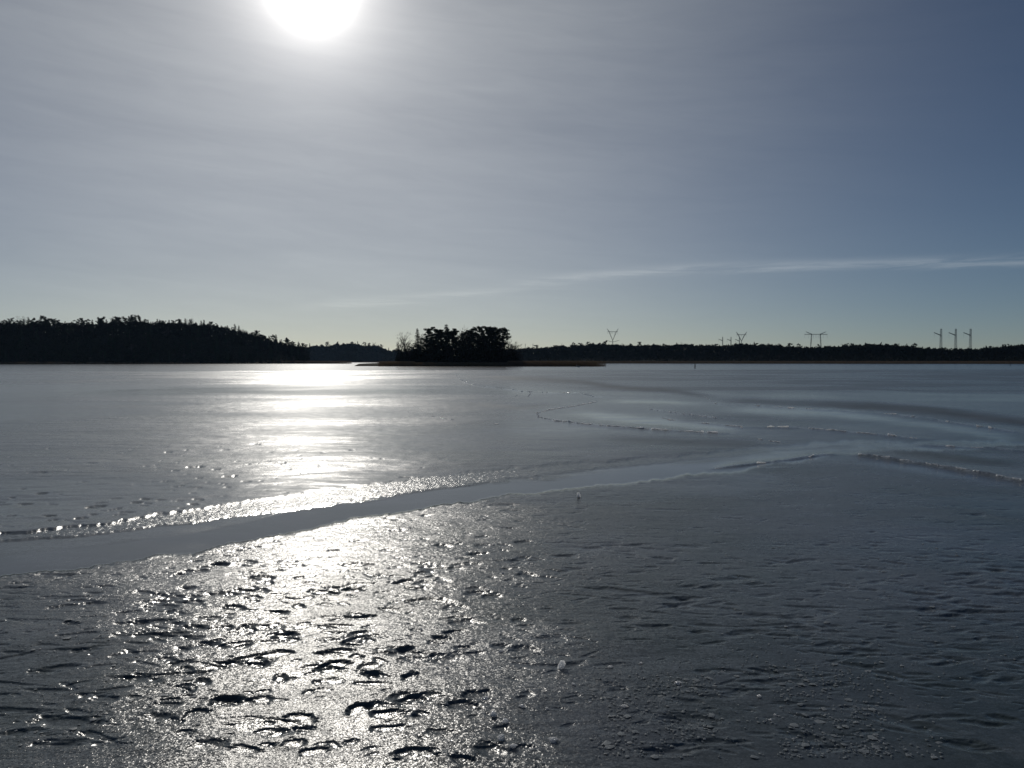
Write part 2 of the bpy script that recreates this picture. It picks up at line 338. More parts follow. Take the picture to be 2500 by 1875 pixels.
# melt hollows: shallow bowls with a sharper rim, long across the wind
def hollow(cx, cy, a, b, depth, rot, seed, soft=0.6):
    if cy < 2.4 or cy > 60: return
    ext = max(a, b) * 1.6
    r0, r1 = np.searchsorted(ys, (cy - ext, cy + ext)); r1 = min(r1 + 1, len(ys))
    wrow = cy + 0.9
    c0 = np.searchsorted(us, (cx - ext) / wrow - 0.5 * ext / wrow); c1 = np.searchsorted(us, (cx + ext) / wrow + 0.5 * ext / wrow)
    if r1 - r0 < 2 or c1 - c0 < 2: return
    xs = Xg[r0:r1, c0:c1] - cx; yy = Yg[r0:r1, c0:c1] - cy
    xs2 = xs * math.cos(rot) + yy * math.sin(rot); y2 = -xs * math.sin(rot) + yy * math.cos(rot)
    y2 = y2 + 0.28 * b * np.sin(xs2 / a * 1.6 + seed)                      # bent like a bean
    wv = 0.5 + vn(xs2 * 2.2 / a + seed * 3.7, y2 * 2.2 / b + seed, 51, 4, 0.65)
    r = np.sqrt((xs2 / a) ** 2 + (y2 / b) ** 2) * wv
    pr = 1 - ss(soft, 1.0, r)
    Z[r0:r1, c0:c1] -= depth * pr
    rim = np.exp(-((r - 1.05) / 0.16) ** 2)
    Z[r0:r1, c0:c1] += depth * 0.12 * rim
    inn = 1 - ss(0.5, 0.95, r)
    rough[r0:r1, c0:c1] = rough[r0:r1, c0:c1] * (1 - 0.2 * inn)
    grain[r0:r1, c0:c1] = grain[r0:r1, c0:c1] * (1 - 0.3 * inn)
    frost[r0:r1, c0:c1] += 0.10 * rim * (rng.random() < 0.5)
nh = 0; NC = 15000
c_py = rng.uniform(0, 1, NC) ** 0.8 * 700 + 950; c_px = rng.uniform(-500, 2700, NC); c_x, c_y = dsp(c_px, c_py)
c_e0, _, _, c_e3 = edges(c_px, 0); c_cl = vn(c_x * 0.5, c_y * 0.5, 61, 3); c_even = np.minimum(1, c_y ** 3 / 300)      # even density on the ground
for px, py, cx, cy, f0, f3, clump, ev in zip(c_px, c_py, c_x, c_y, c_e0, c_e3, c_cl, c_even):
    if rng.random() > ev: continue
    if py > f0 + 8:
        keep = (0.22 + 1.1 * max(0, clump - 0.46)) if px < 1100 else (0.22 + 0.8 * max(0, clump - 0.4))
        dep = 0.014 if 300 < px < 1150 else 0.010
    elif py < f3 - 6 and px < 1000:
        keep = (0.5 if px < 620 else 0.22) * (0.3 + clump); dep = 0.022
    else: continue
    if rng.random() > keep: continue
    a = 0.03 + 0.10 * rng.random() ** 2.2; a *= 1 + 0.9 * (rng.random() < 0.10); b = a * rng.uniform(0.3, 0.75) * (0.65 if a > 0.17 else 1)
    if px > 1150 or (px < 350 and py > f0): a *= rng.uniform(1.0, 1.7); b *= 0.8
    hollow(cx, cy, a, b, min(dep * rng.uniform(0.3, 1.2), (0.15 if py > f0 else 0.24) * b), rng.normal(0.0, 0.25), rng.uniform(0, 6.28), rng.choice((0.15, 0.4, 0.65, 0.75)) if px < 1150 else 0.1); nh += 1
# the hollows that stand out in the sun track, where they lie
for px, py, w_, h_ in [(770, 1545, 70, 36), (650, 1588, 52, 24), (600, 1480, 52, 26), (840, 1590, 105, 22), (485, 1523, 90, 22), (590, 1425, 105, 20),
                       (700, 1285, 95, 18), (775, 1340, 95, 14), (870, 1262, 60, 14), (620, 1392, 62, 16), (640, 1318, 50, 14), (720, 1420, 110, 16),
                       (900, 1440, 120, 26), (875, 1415, 50, 18), (920, 1308, 130, 20), (1000, 1352, 90, 24), (430, 1488, 60, 20), (415, 1560, 70, 26),
                       (400, 1505, 40, 20), (660, 1510, 36, 18), (680, 1488, 40, 16), (460, 1455, 100, 16), (540, 1300, 60, 12), (620, 1303, 55, 10),
                       (890, 1650, 130, 36), (1000, 1660, 70, 30), (670, 1640, 90, 22), (520, 1635, 100, 24), (880, 1525, 80, 24), (1030, 1515, 90, 28),
                       (410, 1310, 60, 12), (500, 1322, 70, 14), (885, 1475, 50, 22), (790, 1228, 55, 9), (470, 1225, 60, 10), (530, 1220, 60, 9),
                       (955, 1390, 60, 18), (1080, 1405, 60, 16), (1000, 1540, 90, 28), (1230, 1450, 110, 20), (1450, 1640, 200, 36), (2110, 1630, 160, 30),
                       (2330, 1410, 110, 16), (1760, 1320, 190, 10), (2120, 1330, 300, 10)]:
    X0, Y0 = dsp(px, py); X1, _ = dsp(px + w_ / 2, py); _, Yn = dsp(px, py + h_ / 2); _, Yf = dsp(px, py - h_ / 2)
    hollow(X0, Y0, (X1 - X0) * 0.85, (Yf - Yn) / 2 * 0.85, min(0.015, 0.18 * (Yf - Yn) / 2) * rng.uniform(0.6, 1.1), rng.normal(0, 0.12), rng.uniform(0, 6.28), rng.choice((0.35, 0.6, 0.75)) if px < 1150 else 0.1)
# plate edges on the far floe: one side sits a little higher
def polyline(pts): return [dsp(*p) for p in pts]
CRACKS = {
 'loop': [(1290, 868), (1240, 878), (1190, 885), (1160, 893), (1165, 902), (1200, 910), (1260, 918), (1340, 925), (1440, 932), (1560, 938)],
 'thread': [(983, 806), (988, 816), (1005, 827), (1040, 835), (1085, 840), (1130, 846), (1190, 850), (1250, 849), (1283, 858)],
 'hook': [(1522, 856), (1532, 864), (1545, 873), (1620, 877), (1720, 883), (1830, 889), (1930, 896), (2020, 908), (2110, 922), (2212, 938)],
 'dash': [(1405, 885), (1440, 890), (1480, 896), (1530, 902), (1545, 904)],
 'bar': [(1515, 915), (1560, 920), (1610, 925), (1650, 925), (1720, 925), (1790, 931), (1860, 938), (1930, 945), (1980, 950)],
 'stub': [(1430, 903), (1450, 908), (1480, 910)],
 'wedge': [(1620, 945), (1650, 951), (1690, 958)],
 'lead': [(1975, 963), (2060, 967), (2140, 971), (2212, 978), (2300, 985)],
 'ridge': [(1840, 986), (1880, 990), (1930, 997), (1990, 1006), (2060, 1018), (2140, 1032), (2212, 1046), (2300, 1062)],
 'tip': [(1780, 985), (1730, 992), (1670, 1000), (1600, 1008), (1540, 1014)],
 'chip': [(1113, 858), (1122, 850), (1131, 845), (1146, 848), (1141, 858)],
 'line': [(880, 890), (960, 905), (1010, 913), (1070, 917)]}
for nm, px_w, hgt in (('loop', 7, 0.05), ('hook', 7, 0.05), ('bar', 5, 0.05), ('ridge', 22, 0.10), ('tip', 8, 0.05), ('lead', 6, 0.05), ('thread', 5, 0.05), ('dash', 4, 0.04)):
    pts = np.array(CRACKS[nm], float)
    if nm == 'loop': pts = pts[4:]
    o = np.argsort(pts[:, 0]); lx, ly = pts[o, 0], pts[o, 1]
    yl = IP(dx, lx, ly); inside = ss(lx[0] - 20, lx[0] + 60, dx) * (1 - ss(lx[-1] - 10, lx[-1] + 60, dx))
    if nm in ('ridge', 'hook', 'lead'): inside = ss(lx[0] - 10, lx[0] + 40, dx)
    d = dy - yl
    bump_ = np.where(d < 0, np.exp(d / px_w), np.exp(-d / 1.5)) * inside
    Z += bump_ * hgt * (0.6 + 0.8 * vn(Xg * 1.5, Yg * 0.8, 71, 2)) * 0.6
    rough -= 0.05 * bump_ * (nm != 'ridge'); grain += 0.5 * bump_; frost += bump_ * (0.25 if nm == 'ridge' else 0.05) + (1.0 if nm in ('loop', 'thread', 'dash') else 0.5) * np.exp(-(d / 1.3) ** 2) * inside * ss(0.4, 0.6, vn(dx * 0.05, dx * 0, 73, 2))  # pale crack lines: frost colour also stands in for glints on the edges
for pts, wd, kr in (([(1035, 814), (1150, 818), (1250, 826), (1350, 838), (1480, 848), (1540, 858)], 5, 0.9), ([(1545, 867), (1700, 873), (1900, 880), (2050, 892), (2212, 914), (2400, 940)], 7, 0.9),
                    ([(1560, 886), (1800, 894), (2000, 917), (2212, 952)], 9, -0.6), ([(1230, 893), (1330, 903), (1450, 915), (1600, 930)], 9, -0.6), ([(1290, 866), (1400, 868), (1500, 872)], 5, -0.5),
                    ([(1000, 872), (1120, 880), (1200, 874)], 5, 0.5), ([(1850, 997), (2000, 1018), (2212, 1056)], 7, -0.5), ([(1900, 975), (2050, 992), (2212, 1012)], 8, 0.8), ([(1300, 947), (1500, 957), (1640, 963)], 8, 0.5)):
    pts = np.array(pts, float); d = (dy - IP(dx, pts[:, 0], pts[:, 1]) + nr(dx, 0.012, 6) * 6) / wd
    band = np.exp(-d * d) * ss(pts[0, 0] - 30, pts[0, 0] + 80, dx) * (1 - ss(pts[-1, 0] - 60, pts[-1, 0] + 30, dx))
    rough += band * 0.16 * kr; grain += band * (0.55 * kr if kr > 0 else 0) ; grain *= 1 + 0.7 * min(kr, 0) * band; wave *= 1 - 0.8 * band
rough = np.clip(rough, 0.03, 0.6); frost = np.clip(frost, 0, 1)
# the sheet ends in open water
edge_y = IP(Xg / Ysafe * FPX + 512, [-300, 0, 300, 430, 470, 600, 800, 1024, 1400], [150, 152, 165, 168, 172, 186, 190, 196, 196]) + (vn(Xg * 0.05, Yg * 0, 81, 4) - 0.5) * 22
Z = np.where(Yg > edge_y, -0.35, Z); Z[Yg < 1.6] = 0.03
nrow, ncol = Xg.shape
V = np.stack([Xg, Yg, Z], -1).reshape(-1, 3)
idx = np.arange(nrow * ncol).reshape(nrow, ncol)
F = np.stack([idx[:-1, :-1], idx[:-1, 1:], idx[1:, 1:], idx[1:, :-1]], -1).reshape(-1, 4)
me = np_mesh('ice', V, F, M_ice, True)
for nm, arr in (('rough', rough), ('grain', grain), ('frost', frost), ('wave', wave)):
    at_ = me.attributes.new(nm, 'FLOAT', 'POINT'); at_.data.foreach_set('value', arr.ravel().astype(np.float32))
ice = link(bpy.data.objects.new('ice', me)); tag(ice, 'grey lake ice with melt hollows and a smooth refrozen lead', kind='structure')
print('ice', me.vertices.__len__(), 'hollows', nh)
def ice_z(x, y):
    r = int(np.clip(np.searchsorted(ys, y), 1, len(ys) - 1)); c = int(np.clip(np.searchsorted(us, x / (y + 0.9)), 0, len(us) - 1)); return float(Z[r, c])

# open water under and beyond the ice
mb = MB(); S = 2300
mb.quad((-S, -120, -0.12), (S, -120, -0.12), (S, S, -0.12), (-S, S, -0.12))
tag(mb.build('water', M_water), 'open rippled water between the ice edge and the wooded shores', kind='structure')

# ------------------------------------------------------------------ land
def land(name, label, p0, p1, n, dist, depth, hill, ridge_t=0.6, ext=0.0):
    """a strip of land seen from the lake: p = pixel column, dist(p) = shore distance, hill(p) = crest height"""
    ps = np.linspace(p0, p1, n); ts = np.concatenate([[-0.03], np.linspace(0, 1, 22)])
    P, T = np.meshgrid(ps, ts, indexing='ij'); Dd = dist(P); dep = depth(P) if callable(depth) else depth
    Yw = Dd + T * dep; Xw = (P - 512) / FPX * Dd * (1 + 0.85 * T * dep / Dd)
    h = hill(P) * ss(0.0, ridge_t, T) + 0.6 * ss(0, 0.05, T)
    h = h * (0.9 + 0.2 * vn(Xw * 0.03, Yw * 0.03, 91, 2)) - 0.5 * (T <= 0) - 0.12
    endf = ss(0, 0.03, (P - p0) / (p1 - p0)) * (1 - ss(0.97, 1, (P - p0) / (p1 - p0)))
    h = h * endf - 0.5 * (1 - endf)
    i = np.arange(P.size).reshape(P.shape)
    Fq = np.stack([i[:-1, :-1], i[1:, :-1], i[1:, 1:], i[:-1, 1:]], -1).reshape(-1, 4)
    ob = link(bpy.data.objects.new(name, np_mesh(name, np.stack([Xw, Yw, h], -1).reshape(-1, 3), Fq, M_soil, True)))
    tag(ob, label, kind='structure')
    def at(p, t):
        """world point on this land"""
        fi = np.clip((np.asarray(p, float) - p0) / (p1 - p0) * (n - 1), 0, n - 1.001); a = fi.astype(int); fa = fi - a
        ti = np.minimum(np.interp(t, ts, np.arange(len(ts))), len(ts) - 1.001); b = np.asarray(ti).astype(int); fb = ti - b
        q = lambda A: (A[a, b] * (1 - fa) + A[a + 1, b] * fa) * (1 - fb) + (A[a, b + 1] * (1 - fa) + A[a + 1, b + 1] * fa) * fb
        return q(Xw), q(Yw), q(h)
    return at
# skylines (2500-wide pixels)
SK_L = ([-400, 0, 60, 110, 160, 220, 300, 330, 420, 470, 520, 560, 600, 640, 670, 690, 715, 735, 752], [782, 781, 782, 784, 784, 780, 778, 779, 782, 784, 788, 797, 806, 817, 824, 830, 835, 842, 850])
SK_F = ([700, 755, 800, 840, 880, 920, 940, 970, 1300], [840, 841, 838, 836, 836, 838, 848, 852, 850])
SK_R = ([1100, 1250, 1320, 1400, 1450, 1560, 1650, 1780, 1820, 1900, 2000, 2080, 2150, 2210, 2260, 2330, 2400, 2440, 2500, 2700], [852, 850, 845, 841, 836, 841, 838, 841, 836, 841, 845, 841, 838, 839, 845, 848, 849, 846, 838, 836])
sk = lambda S_, p: np.interp(np.asarray(p) / 0.4096, S_[0], S_[1])
top_at = lambda S_, p, d: CAM_H + (HOR - sk(S_, p) * 0.4096) / FPX * d
dL = lambda p: IP(p, [-150, 0, 150, 250, 310], [640, 650, 665, 700, 720])
dF = lambda p: IP(p, [270, 400, 560], [1640, 1660, 1670])
dR = lambda p: IP(p, [440, 520, 700, 900, 1050, 1160], [1000, 960, 860, 760, 700, 690])
hL = lambda p: np.maximum(top_at(SK_L, p, dL(p) + 85) - 15.5, 1.0)
hF = lambda p: np.maximum(top_at(SK_F, p, dF(p) + 70) - 16, 2.0)
hR = lambda p: np.maximum(top_at(SK_R, p, dR(p) + 75) - 13.0, 2.0)
at_F = land('far_shore', 'low distant land across the bay under bluish woods', 250, 580, 60, dF, 140, hF)
at_L = land('headland', 'steep dark headland falling towards the bay', -170, 318, 80, dL, 130, hL)
at_R = land('shore', 'long low shore behind a reed fringe', 440, 1180, 110, dR, 800, lambda p: hR(p), 0.10)
at_I = land('island', 'small low island of soil in the open water', 352, 522, 60, lambda p: IP(p, [352, 520], [352, 344]), 34, lambda p: 1.1 * np.sin(np.clip((np.asarray(p) - 352) / 170, 0, 1) * math.pi) ** 0.5, 0.4)

# ------------------------------------------------------------------ trees: a few shapes of each kind, shared by the copies
def rv(s=1.0): return np.array([random.gauss(0, s), random.gauss(0, s), random.gauss(0, s)])
def needles(mb, c, rad, n, size, flat=0.55):
    for _ in range(n):
        d = rv(); d /= np.linalg.norm(d) + 1e-9; p = np.array(c) + d * np.array([rad, rad, rad * flat]) * random.random() ** 0.4
        a = rv(); a /= np.linalg.norm(a); a[2] *= 0.5; b = np.cross(a, rv()); b /= np.linalg.norm(b) + 1e-9
        s = size * random.uniform(0.6, 1.3)
        mb.tri(p - a * s * 0.6, p + a * s * 0.6 + b * s * 0.12, p + b * s * 0.55)
def trunk_of(H, r, lean=0.4, n=7, top=0.06):
    mb = MB(); pts = [np.array([0, 0, -0.6])]; dx_, dy_ = random.gauss(0, lean), random.gauss(0, lean)
    for k in range(1, n + 1):
        t = k / n; pts.append(np.array([dx_ * t * t + random.gauss(0, 0.05), dy_ * t * t + random.gauss(0, 0.05), H * t]))
    for k in range(n):
        ra = r * (1 - k / n) ** 0.8 + top; rb = r * (1 - (k + 1) / n) ** 0.8 + top * 0.7
        mb.tube(pts[k], pts[k + 1], ra * (1.35 if k == 0 else 1), rb, 6)
    def on(h):
        f = np.clip(h / H, 0, 0.999) * n; i = int(f); return pts[i] + (pts[i + 1] - pts[i]) * (f - i)
    return mb, on
def pine(H=16.0, flag=0.0, dense=1.0, low=0.45):
    tm, on = trunk_of(H, 0.21, 0.5); cm = MB()
    nl = int(17 * dense)
    for k in range(nl):
        h = H * (low + (0.97 - low) * (k + random.random()) / nl); q = (h / H - low) / (1 - low)
        ln = H * 0.19 * (0.45 + 0.75 * math.sin(math.pi * min(1, q * 0.75 + 0.22))) * random.uniform(0.6, 1.25)
        a = random.uniform(0, 2 * math.pi)
        dirv = np.array([math.cos(a), math.sin(a), random.uniform(0.0, 0.55)])
        if flag: dirv[0] = dirv[0] * 0.6 + flag; ln *= 1.0 + 0.5 * (dirv[0] * flag > 0.3) - 0.4 * (dirv[0] * flag < 0)
        p0 = on(h); p1 = p0 + dirv * ln * 0.6; p2 = p0 + dirv * ln + np.array([0, 0, ln * 0.12])
        tm.tube(p0, p1, 0.075, 0.045, 4); tm.tube(p1, p2, 0.045, 0.02, 4)
        for pc, rr in ((p2, 1.05), (p0 + (p2 - p0) * 0.66 + rv(0.25), 0.95), (p1 + rv(0.4), 0.7)):
            needles(cm, pc + np.array([0, 0, 0.15]), rr * random.uniform(0.75, 1.15) * H / 16, int(80 * dense), 0.45)
    needles(cm, on(H * 0.97), 0.9 * H / 16, 90, 0.42, 0.8)
    return tm, cm
def spruce(H=16.0, wid=0.17, ragged=0.25):
    tm, on = trunk_of(H, 0.2, 0.12, top=0.03); cm = MB(); h = H * 0.06
    while h < H * 0.985:
        q = h / H; L = wid * H * (1 - q) ** 0.85 + 0.22
        for j in range(max(6, int(10 * (1 - q) + 4))):
            a = random.uniform(0, 2 * math.pi); l = L * random.uniform(1 - ragged * 1.6, 1 + ragged * 0.6)
            d = np.array([math.cos(a), math.sin(a), 0]); p0 = on(h); droop = -0.22 * l + 0.35 * q * l
            p1 = p0 + d * l * 0.55 + np.array([0, 0, droop]); p2 = p0 + d * l + np.array([0, 0, droop * 0.9])
            if l > 0.8: tm.tube(p0, p2, 0.03, 0.012, 3)
            side = np.array([-d[1], d[0], 0])
            for tt in np.linspace(0.12, 1.0, max(4, int(l * 4.5))):
                c = p0 + (p1 - p0) * min(1, tt / 0.55) if tt < 0.55 else p1 + (p2 - p1) * (tt - 0.55) / 0.45
                wd = 0.18 * l * (1.25 - tt) + 0.34
                for s_ in (-1, 1):
                    e = c + side * s_ * wd * random.uniform(0.6, 1.2) + np.array([0, 0, -wd * random.uniform(0.2, 0.9)]) + d * wd * 0.4
                    cm.tri(c + d * 0.3, c - d * 0.28 + rv(0.05), e)
        h += H * random.uniform(0.022, 0.034)
    return tm, cm
def bare(H=15.0, spread=0.5, levels=5):
    tm = MB(); cm = MB()
    def grow(p, d, L, r, lev):
        d = d / np.linalg.norm(d); mid = p + d * L * 0.5 + rv(0.03 * L); end = p + d * L + rv(0.04 * L)
        tgt = tm if lev <= 1 else cm; n = 6 if lev == 0 else (4 if lev < 3 else 3)
        tgt.tube(p, mid, r, r * 0.85, n); tgt.tube(mid, end, r * 0.85, r * 0.66, n)
        if lev >= levels: return
        k = 3 if lev < 2 else random.choice((3, 4, 4))
        for i in range(k + (2 if lev == 0 else 0)):
            t = random.uniform(0.45, 1.0) if i else 1.0
            q = p + (mid - p) * t * 2 if t < 0.5 else mid + (end - mid) * (t - 0.5) * 2
            nd = d + rv(spread * (0.75 if lev else 0.6)) + np.array([0, 0, 0.22])
            grow(q, nd, L * random.uniform(0.58, 0.8), max(r * 0.58, 0.024), lev + 1)
    grow(np.array([0, 0, -0.4]), np.array([random.gauss(0, 0.05), random.gauss(0, 0.05), 1]), H * 0.36, 0.19, 0)
    return tm, cm
class Kind:
    def __init__(s, name, fn, crown_mat, trunk_mat, specs):
        s.name = name; s.var = []
        for i, kw in enumerate(specs):
            tm, cm = fn(**kw); zs = np.array(cm.v)[:, 2].max()
            s.var.append((tm.mesh('trunk', trunk_mat), cm.mesh('crown', crown_mat), float(zs)))
    def place(s, x, y, z, H, label, cat, group, var=None, rz=None, sx=1.0):
        i = random.randrange(len(s.var)) if var is None else var % len(s.var)
        a, b, h = s.var[i]; k = H / h
        e = empty(s.name, (x, y, z), random.uniform(0, 6.28) if rz is None else rz); e.scale = (k * sx, k * sx, k)
        tag(e, label, cat, group)
        link(bpy.data.objects.new('trunk', a), e); link(bpy.data.objects.new('crown', b), e)
        return e
PINE = Kind('pine_tree', pine, M_needle, M_bark, [dict(low=0.36), dict(low=0.3), dict(dense=1.2, low=0.42), dict(low=0.25, dense=1.25), dict(flag=0.5, low=0.6), dict(flag=-0.5, low=0.55), dict(low=0.25, dense=1.4)])
SPRU = Kind('spruce_tree', spruce, M_needle, M_bark, [dict(), dict(wid=0.2, ragged=0.35), dict(wid=0.14), dict(wid=0.23, ragged=0.3), dict(wid=0.2, ragged=0.45)])
BARE = Kind('birch_tree', bare, M_birch, M_birch, [dict(), dict(spread=0.6), dict(spread=0.42), dict(spread=0.5, H=13), dict(spread=0.55, H=17)])
print('tree kinds', [len(v[1].polygons) for k in (PINE, SPRU, BARE) for v in k.var])

def plant(at, p, t, kind, H, label, cat, group, **kw):
    x, y, z = at(p, t); return kind.place(x, y, z - 0.1, H, label, cat, group, **kw)
GL = 'trees on the steep headland'
LB = {('L', 'p'): 'dark pine with ragged crown on the steep wooded headland', ('L', 's'): 'pointed dark spruce among pines on the steep wooded headland', ('L', 'b'): 'bare birch showing grey twigs on the crest of the headland',
      ('F', 'p'): 'bluish pine in the distant wood between headland and island', ('F', 's'): 'bluish pointed spruce in the distant wood between headland and island', ('F', 'b'): 'bluish bare birch in the distant wood between headland and island',
      ('R', 'p'): 'dark pine in the low forest along the reed fringed shore below the pylons', ('R', 's'): 'dark pointed spruce in the low forest along the shore below the pylons', ('R', 'b'): 'round bare tree with fine twigs in the low forest below the pylons'}
GR = {'L': 'on the headland', 'F': 'in the distant wood', 'R': 'in the forest below the pylons'}
def tree(at, code, p, t, kd, H, **kw):
    k = {'p': PINE, 's': SPRU, 'b': BARE}[kd]; nm = {'p': 'pines ', 's': 'spruces ', 'b': 'bare trees '}[kd]
    return plant(at, p, t, k, H, LB[code, kd], 'tree', nm + GR[code], **kw)
def row(at, code, S_, dist, depth, p0, p1, step, t, frac, mixw, crest, jit=1.5):
    """one rank of trees; ranks at the crest reach the skyline of the photograph"""
    p = p0
    while p < p1:
        tt = t + random.uniform(-0.05, 0.05) * (0.35 if depth > 300 else 1); tt = max(0.012, tt); x, y, z = at(p, tt)
        H = CAM_H + (HOR - float(sk(S_, p)) * 0.4096) / FPX * y - z if crest else frac
        H = H + (np.clip(random.gauss(-1.0, 4.5), -12, 7) * 0.4096 / FPX * y) if crest else H * random.uniform(0.75, 1.15)
        H = float(np.clip(H, 5.5, 26)); cap = CAM_H + (HOR - (float(sk(S_, p)) - 9) * 0.4096) / FPX * y - z
        H = min(H, max(cap, 4.0))
        tree(at, code, p, tt, random.choices('psb', mixw)[0], H)
        p += step * random.uniform(0.6, 1.4)
row(at_L, 'L', SK_L, dL, 130, -130, 300, 17.0, 0.04, 11, (5, 3, 2), False)
row(at_L, 'L', SK_L, dL, 130, -130, 302, 27.0, 0.20, 14, (6, 3, 1), False)
row(at_L, 'L', SK_L, dL, 130, -130, 304, 24.0, 0.38, 15, (6, 3, 1), False)
row(at_L, 'L', SK_L, dL, 130, -130, 306, 5.5, 0.55, 15, (5, 4, 0.5), True)
row(at_L, 'L', SK_L, dL, 130, -130, 306, 5.0, 0.68, 15, (5, 4, 0.5), True)
row(at_F, 'F', SK_F, dF, 140, 285, 450, 14.0, 0.05, 13, (3, 3, 2), False)
row(at_F, 'F', SK_F, dF, 140, 285, 450, 13.0, 0.30, 15, (4, 3, 1), False)
row(at_F, 'F', SK_F, dF, 140, 290, 450, 5.0, 0.52, 15, (5, 2, 1.5), True, 3)
row(at_F, 'F', SK_F, dF, 140, 290, 450, 5.5, 0.64, 15, (5, 2, 2.0), True, 4)
row(at_R, 'R', SK_R, dR, 800, 478, 1140, 24.0, 0.012, 8, (2, 3, 3), False)
row(at_R, 'R', SK_R, dR, 800, 470, 1140, 26.0, 0.05, 10, (2, 3, 3), False)
row(at_R, 'R', SK_R, dR, 800, 470, 1140, 8.5, 0.085, 12, (5, 0.9, 1.6), True)
row(at_R, 'R', SK_R, dR, 800, 470, 1140, 8.0, 0.105, 12, (5, 0.8, 2.2), True)
# crowns that break the skyline of the headland
for sx_, ytop, kd, v, lab in [(83, 770, 'p', 4, 'tall pine with wind swept crown leaning out above the headland skyline'), (113, 776, 'p', 5, 'smaller wind swept pine beside the tall leaning pine on the headland'),
                              (307, 769, 's', 1, 'broad dark spruce rising highest on the crest of the headland'), (328, 768, 'p', 5, 'pine with lopsided crown next to the highest spruce on the headland'),
                              (31, 770, 'b', 1, None), (264, 771, 'b', 3, None), (277, 774, 'b', 0, None), (450, 774, 'b', 2, None), (378, 781, 'b', 0, None), (52, 774, 's', 3, None), (228, 774, 'p', 0, None), (425, 778, 'p', 2, None), (488, 781, 's', 0, None)]:
    x, y, z = at_L(sx_ * 0.4096, 0.62); H = src_at(sx_, ytop, y)[1] - z
    e = tree(at_L, 'L', sx_ * 0.4096, 0.62, kd, H, var=v, rz=0 if kd == 'p' and v in (4, 5) else None)
    if lab: e['label'] = lab; del e['group']

# ------------------------------------------------------------------ the island's trees, one by one
def isl(sx_, ytop, kind, t, label, var=None, rz=None, wid=1.0, group=None):
    x, y, z = at_I(sx_ * 0.4096, t); H = src_at(sx_, ytop, y)[1] - z
    return kind.place(x, y, z - 0.1, H, label, 'tree', group, var, rz, wid)
isl(988, 808, BARE, 0.4, 'bare birch with open fan of twigs at the bay end of the island', 1, None, 1.0)
isl(1018, 801, SPRU, 0.45, 'narrow spruce with gappy branches next to the birch at the island end', 4, None, 0.85)
isl(1033, 812, BARE, 0.6, 'bare birch half hidden between the narrow spruce and the pines on the island', 3)
for sx_, yt, v, wd, lab in [(1046, 800, 3, 1.0, 'broad pine with wide dark crown just past the narrow spruce on the island'), (1060, 797, 6, 1.0, 'tall dense pine in the bay side clump on the island'),
                            (1075, 803, 1, 1.0, 'pine beside the peaked spruce on the island'), (1104, 801, 6, 1.1, 'dense pine below the round bare crown on the island'),
                            (1160, 796, 0, 1.0, 'pine with open crown starting the tall pine clump on the island'), (1172, 795, 3, 0.9, 'second pine of the tall clump on the island'),
                            (1184, 795, 6, 0.9, 'dense pine in the middle of the tall clump on the island'), (1198, 796, 3, 1.0, 'pine behind the last two of the tall clump on the island'),
                            (1211, 796, 2, 1.0, 'tall pine second from the outer edge of the island clump'), (1226, 798, 2, 1.05, 'outermost tall pine with crown hanging over the right hand birch')]:
    if 'right hand' in lab: lab = 'outermost tall pine with crown overhanging the leaning birch on the island'
    isl(sx_, yt, PINE, random.uniform(0.3, 0.6), lab, v, None, wd)
for sx_, yt, k_, lab in [(1053, 812, SPRU, 'dark spruce tucked behind the broad pine of the island'), (1068, 806, PINE, 'second dense pine behind the bay side clump on the island'), (1082, 804, PINE, 'pine crowding the bay side of the peaked spruce on the island'),
                      (1096, 802, PINE, 'pine crowding the reed bed side of the peaked spruce on the island'), (1112, 806, PINE, 'dark pine under the edge of the round bare crown on the island'), (1128, 808, SPRU, 'dark spruce filling the dip of the island skyline'), (1138, 805, PINE, 'dense pine filling the dip of the island skyline'), (1150, 801, PINE, 'dense pine between the dip and the tall island clump'),
                      (1166, 806, PINE, 'lower pine inside the tall clump beside its open crowned pine on the island'), (1178, 804, SPRU, 'spruce standing inside the tall pine clump on the island'), (1191, 803, PINE, 'lower pine in the heart of the tall clump on the island'), (1205, 804, PINE, 'lower pine behind the outer pines of the island clump'), (1219, 808, SPRU, 'spruce under the overhanging outer pine of the island')]:
    isl(sx_, yt, k_, random.uniform(0.35, 0.75), lab, 6 if k_ is PINE else 3, None, 1.0)
isl(1090, 792, SPRU, 0.5, 'peaked spruce standing highest in the middle of the island', 2, None, 1.25)
isl(1121, 792, BARE, 0.6, 'bare birch with round crown of fine twigs above the island pines', 4, None, 0.9)
isl(1139, 803, BARE, 0.5, 'lower bare birch in the dip between the two pine clumps on the island', 2)
isl(1148, 806, SPRU, 0.3, 'ragged spruce in the dip between the two pine clumps on the island', 1)
isl(1243, 816, BARE, 0.35, 'bare leaning birch outside the tall pine clump on the island', 1)
isl(1252, 832, BARE, 0.3, 'small bare birch at the reed end of the island', 0)
for sx_ in (975, 1000, 1028, 1052, 1070, 1083, 1097, 1112, 1128, 1136, 1152, 1165, 1178, 1192, 1205, 1218, 1230, 1262, 1272):
    k = random.choice((SPRU, SPRU, BARE)) if 990 < sx_ < 1240 else BARE
    isl(sx_, random.uniform(826, 846) if sx_ < 1240 else 852, k, random.uniform(0.06, 0.4), 'low bare sapling in the thicket along the island shore' if k is BARE else 'low young spruce in the thicket along the island shore', group='low ' + ('saplings' if k is BARE else 'spruces') + ' of the island thicket')

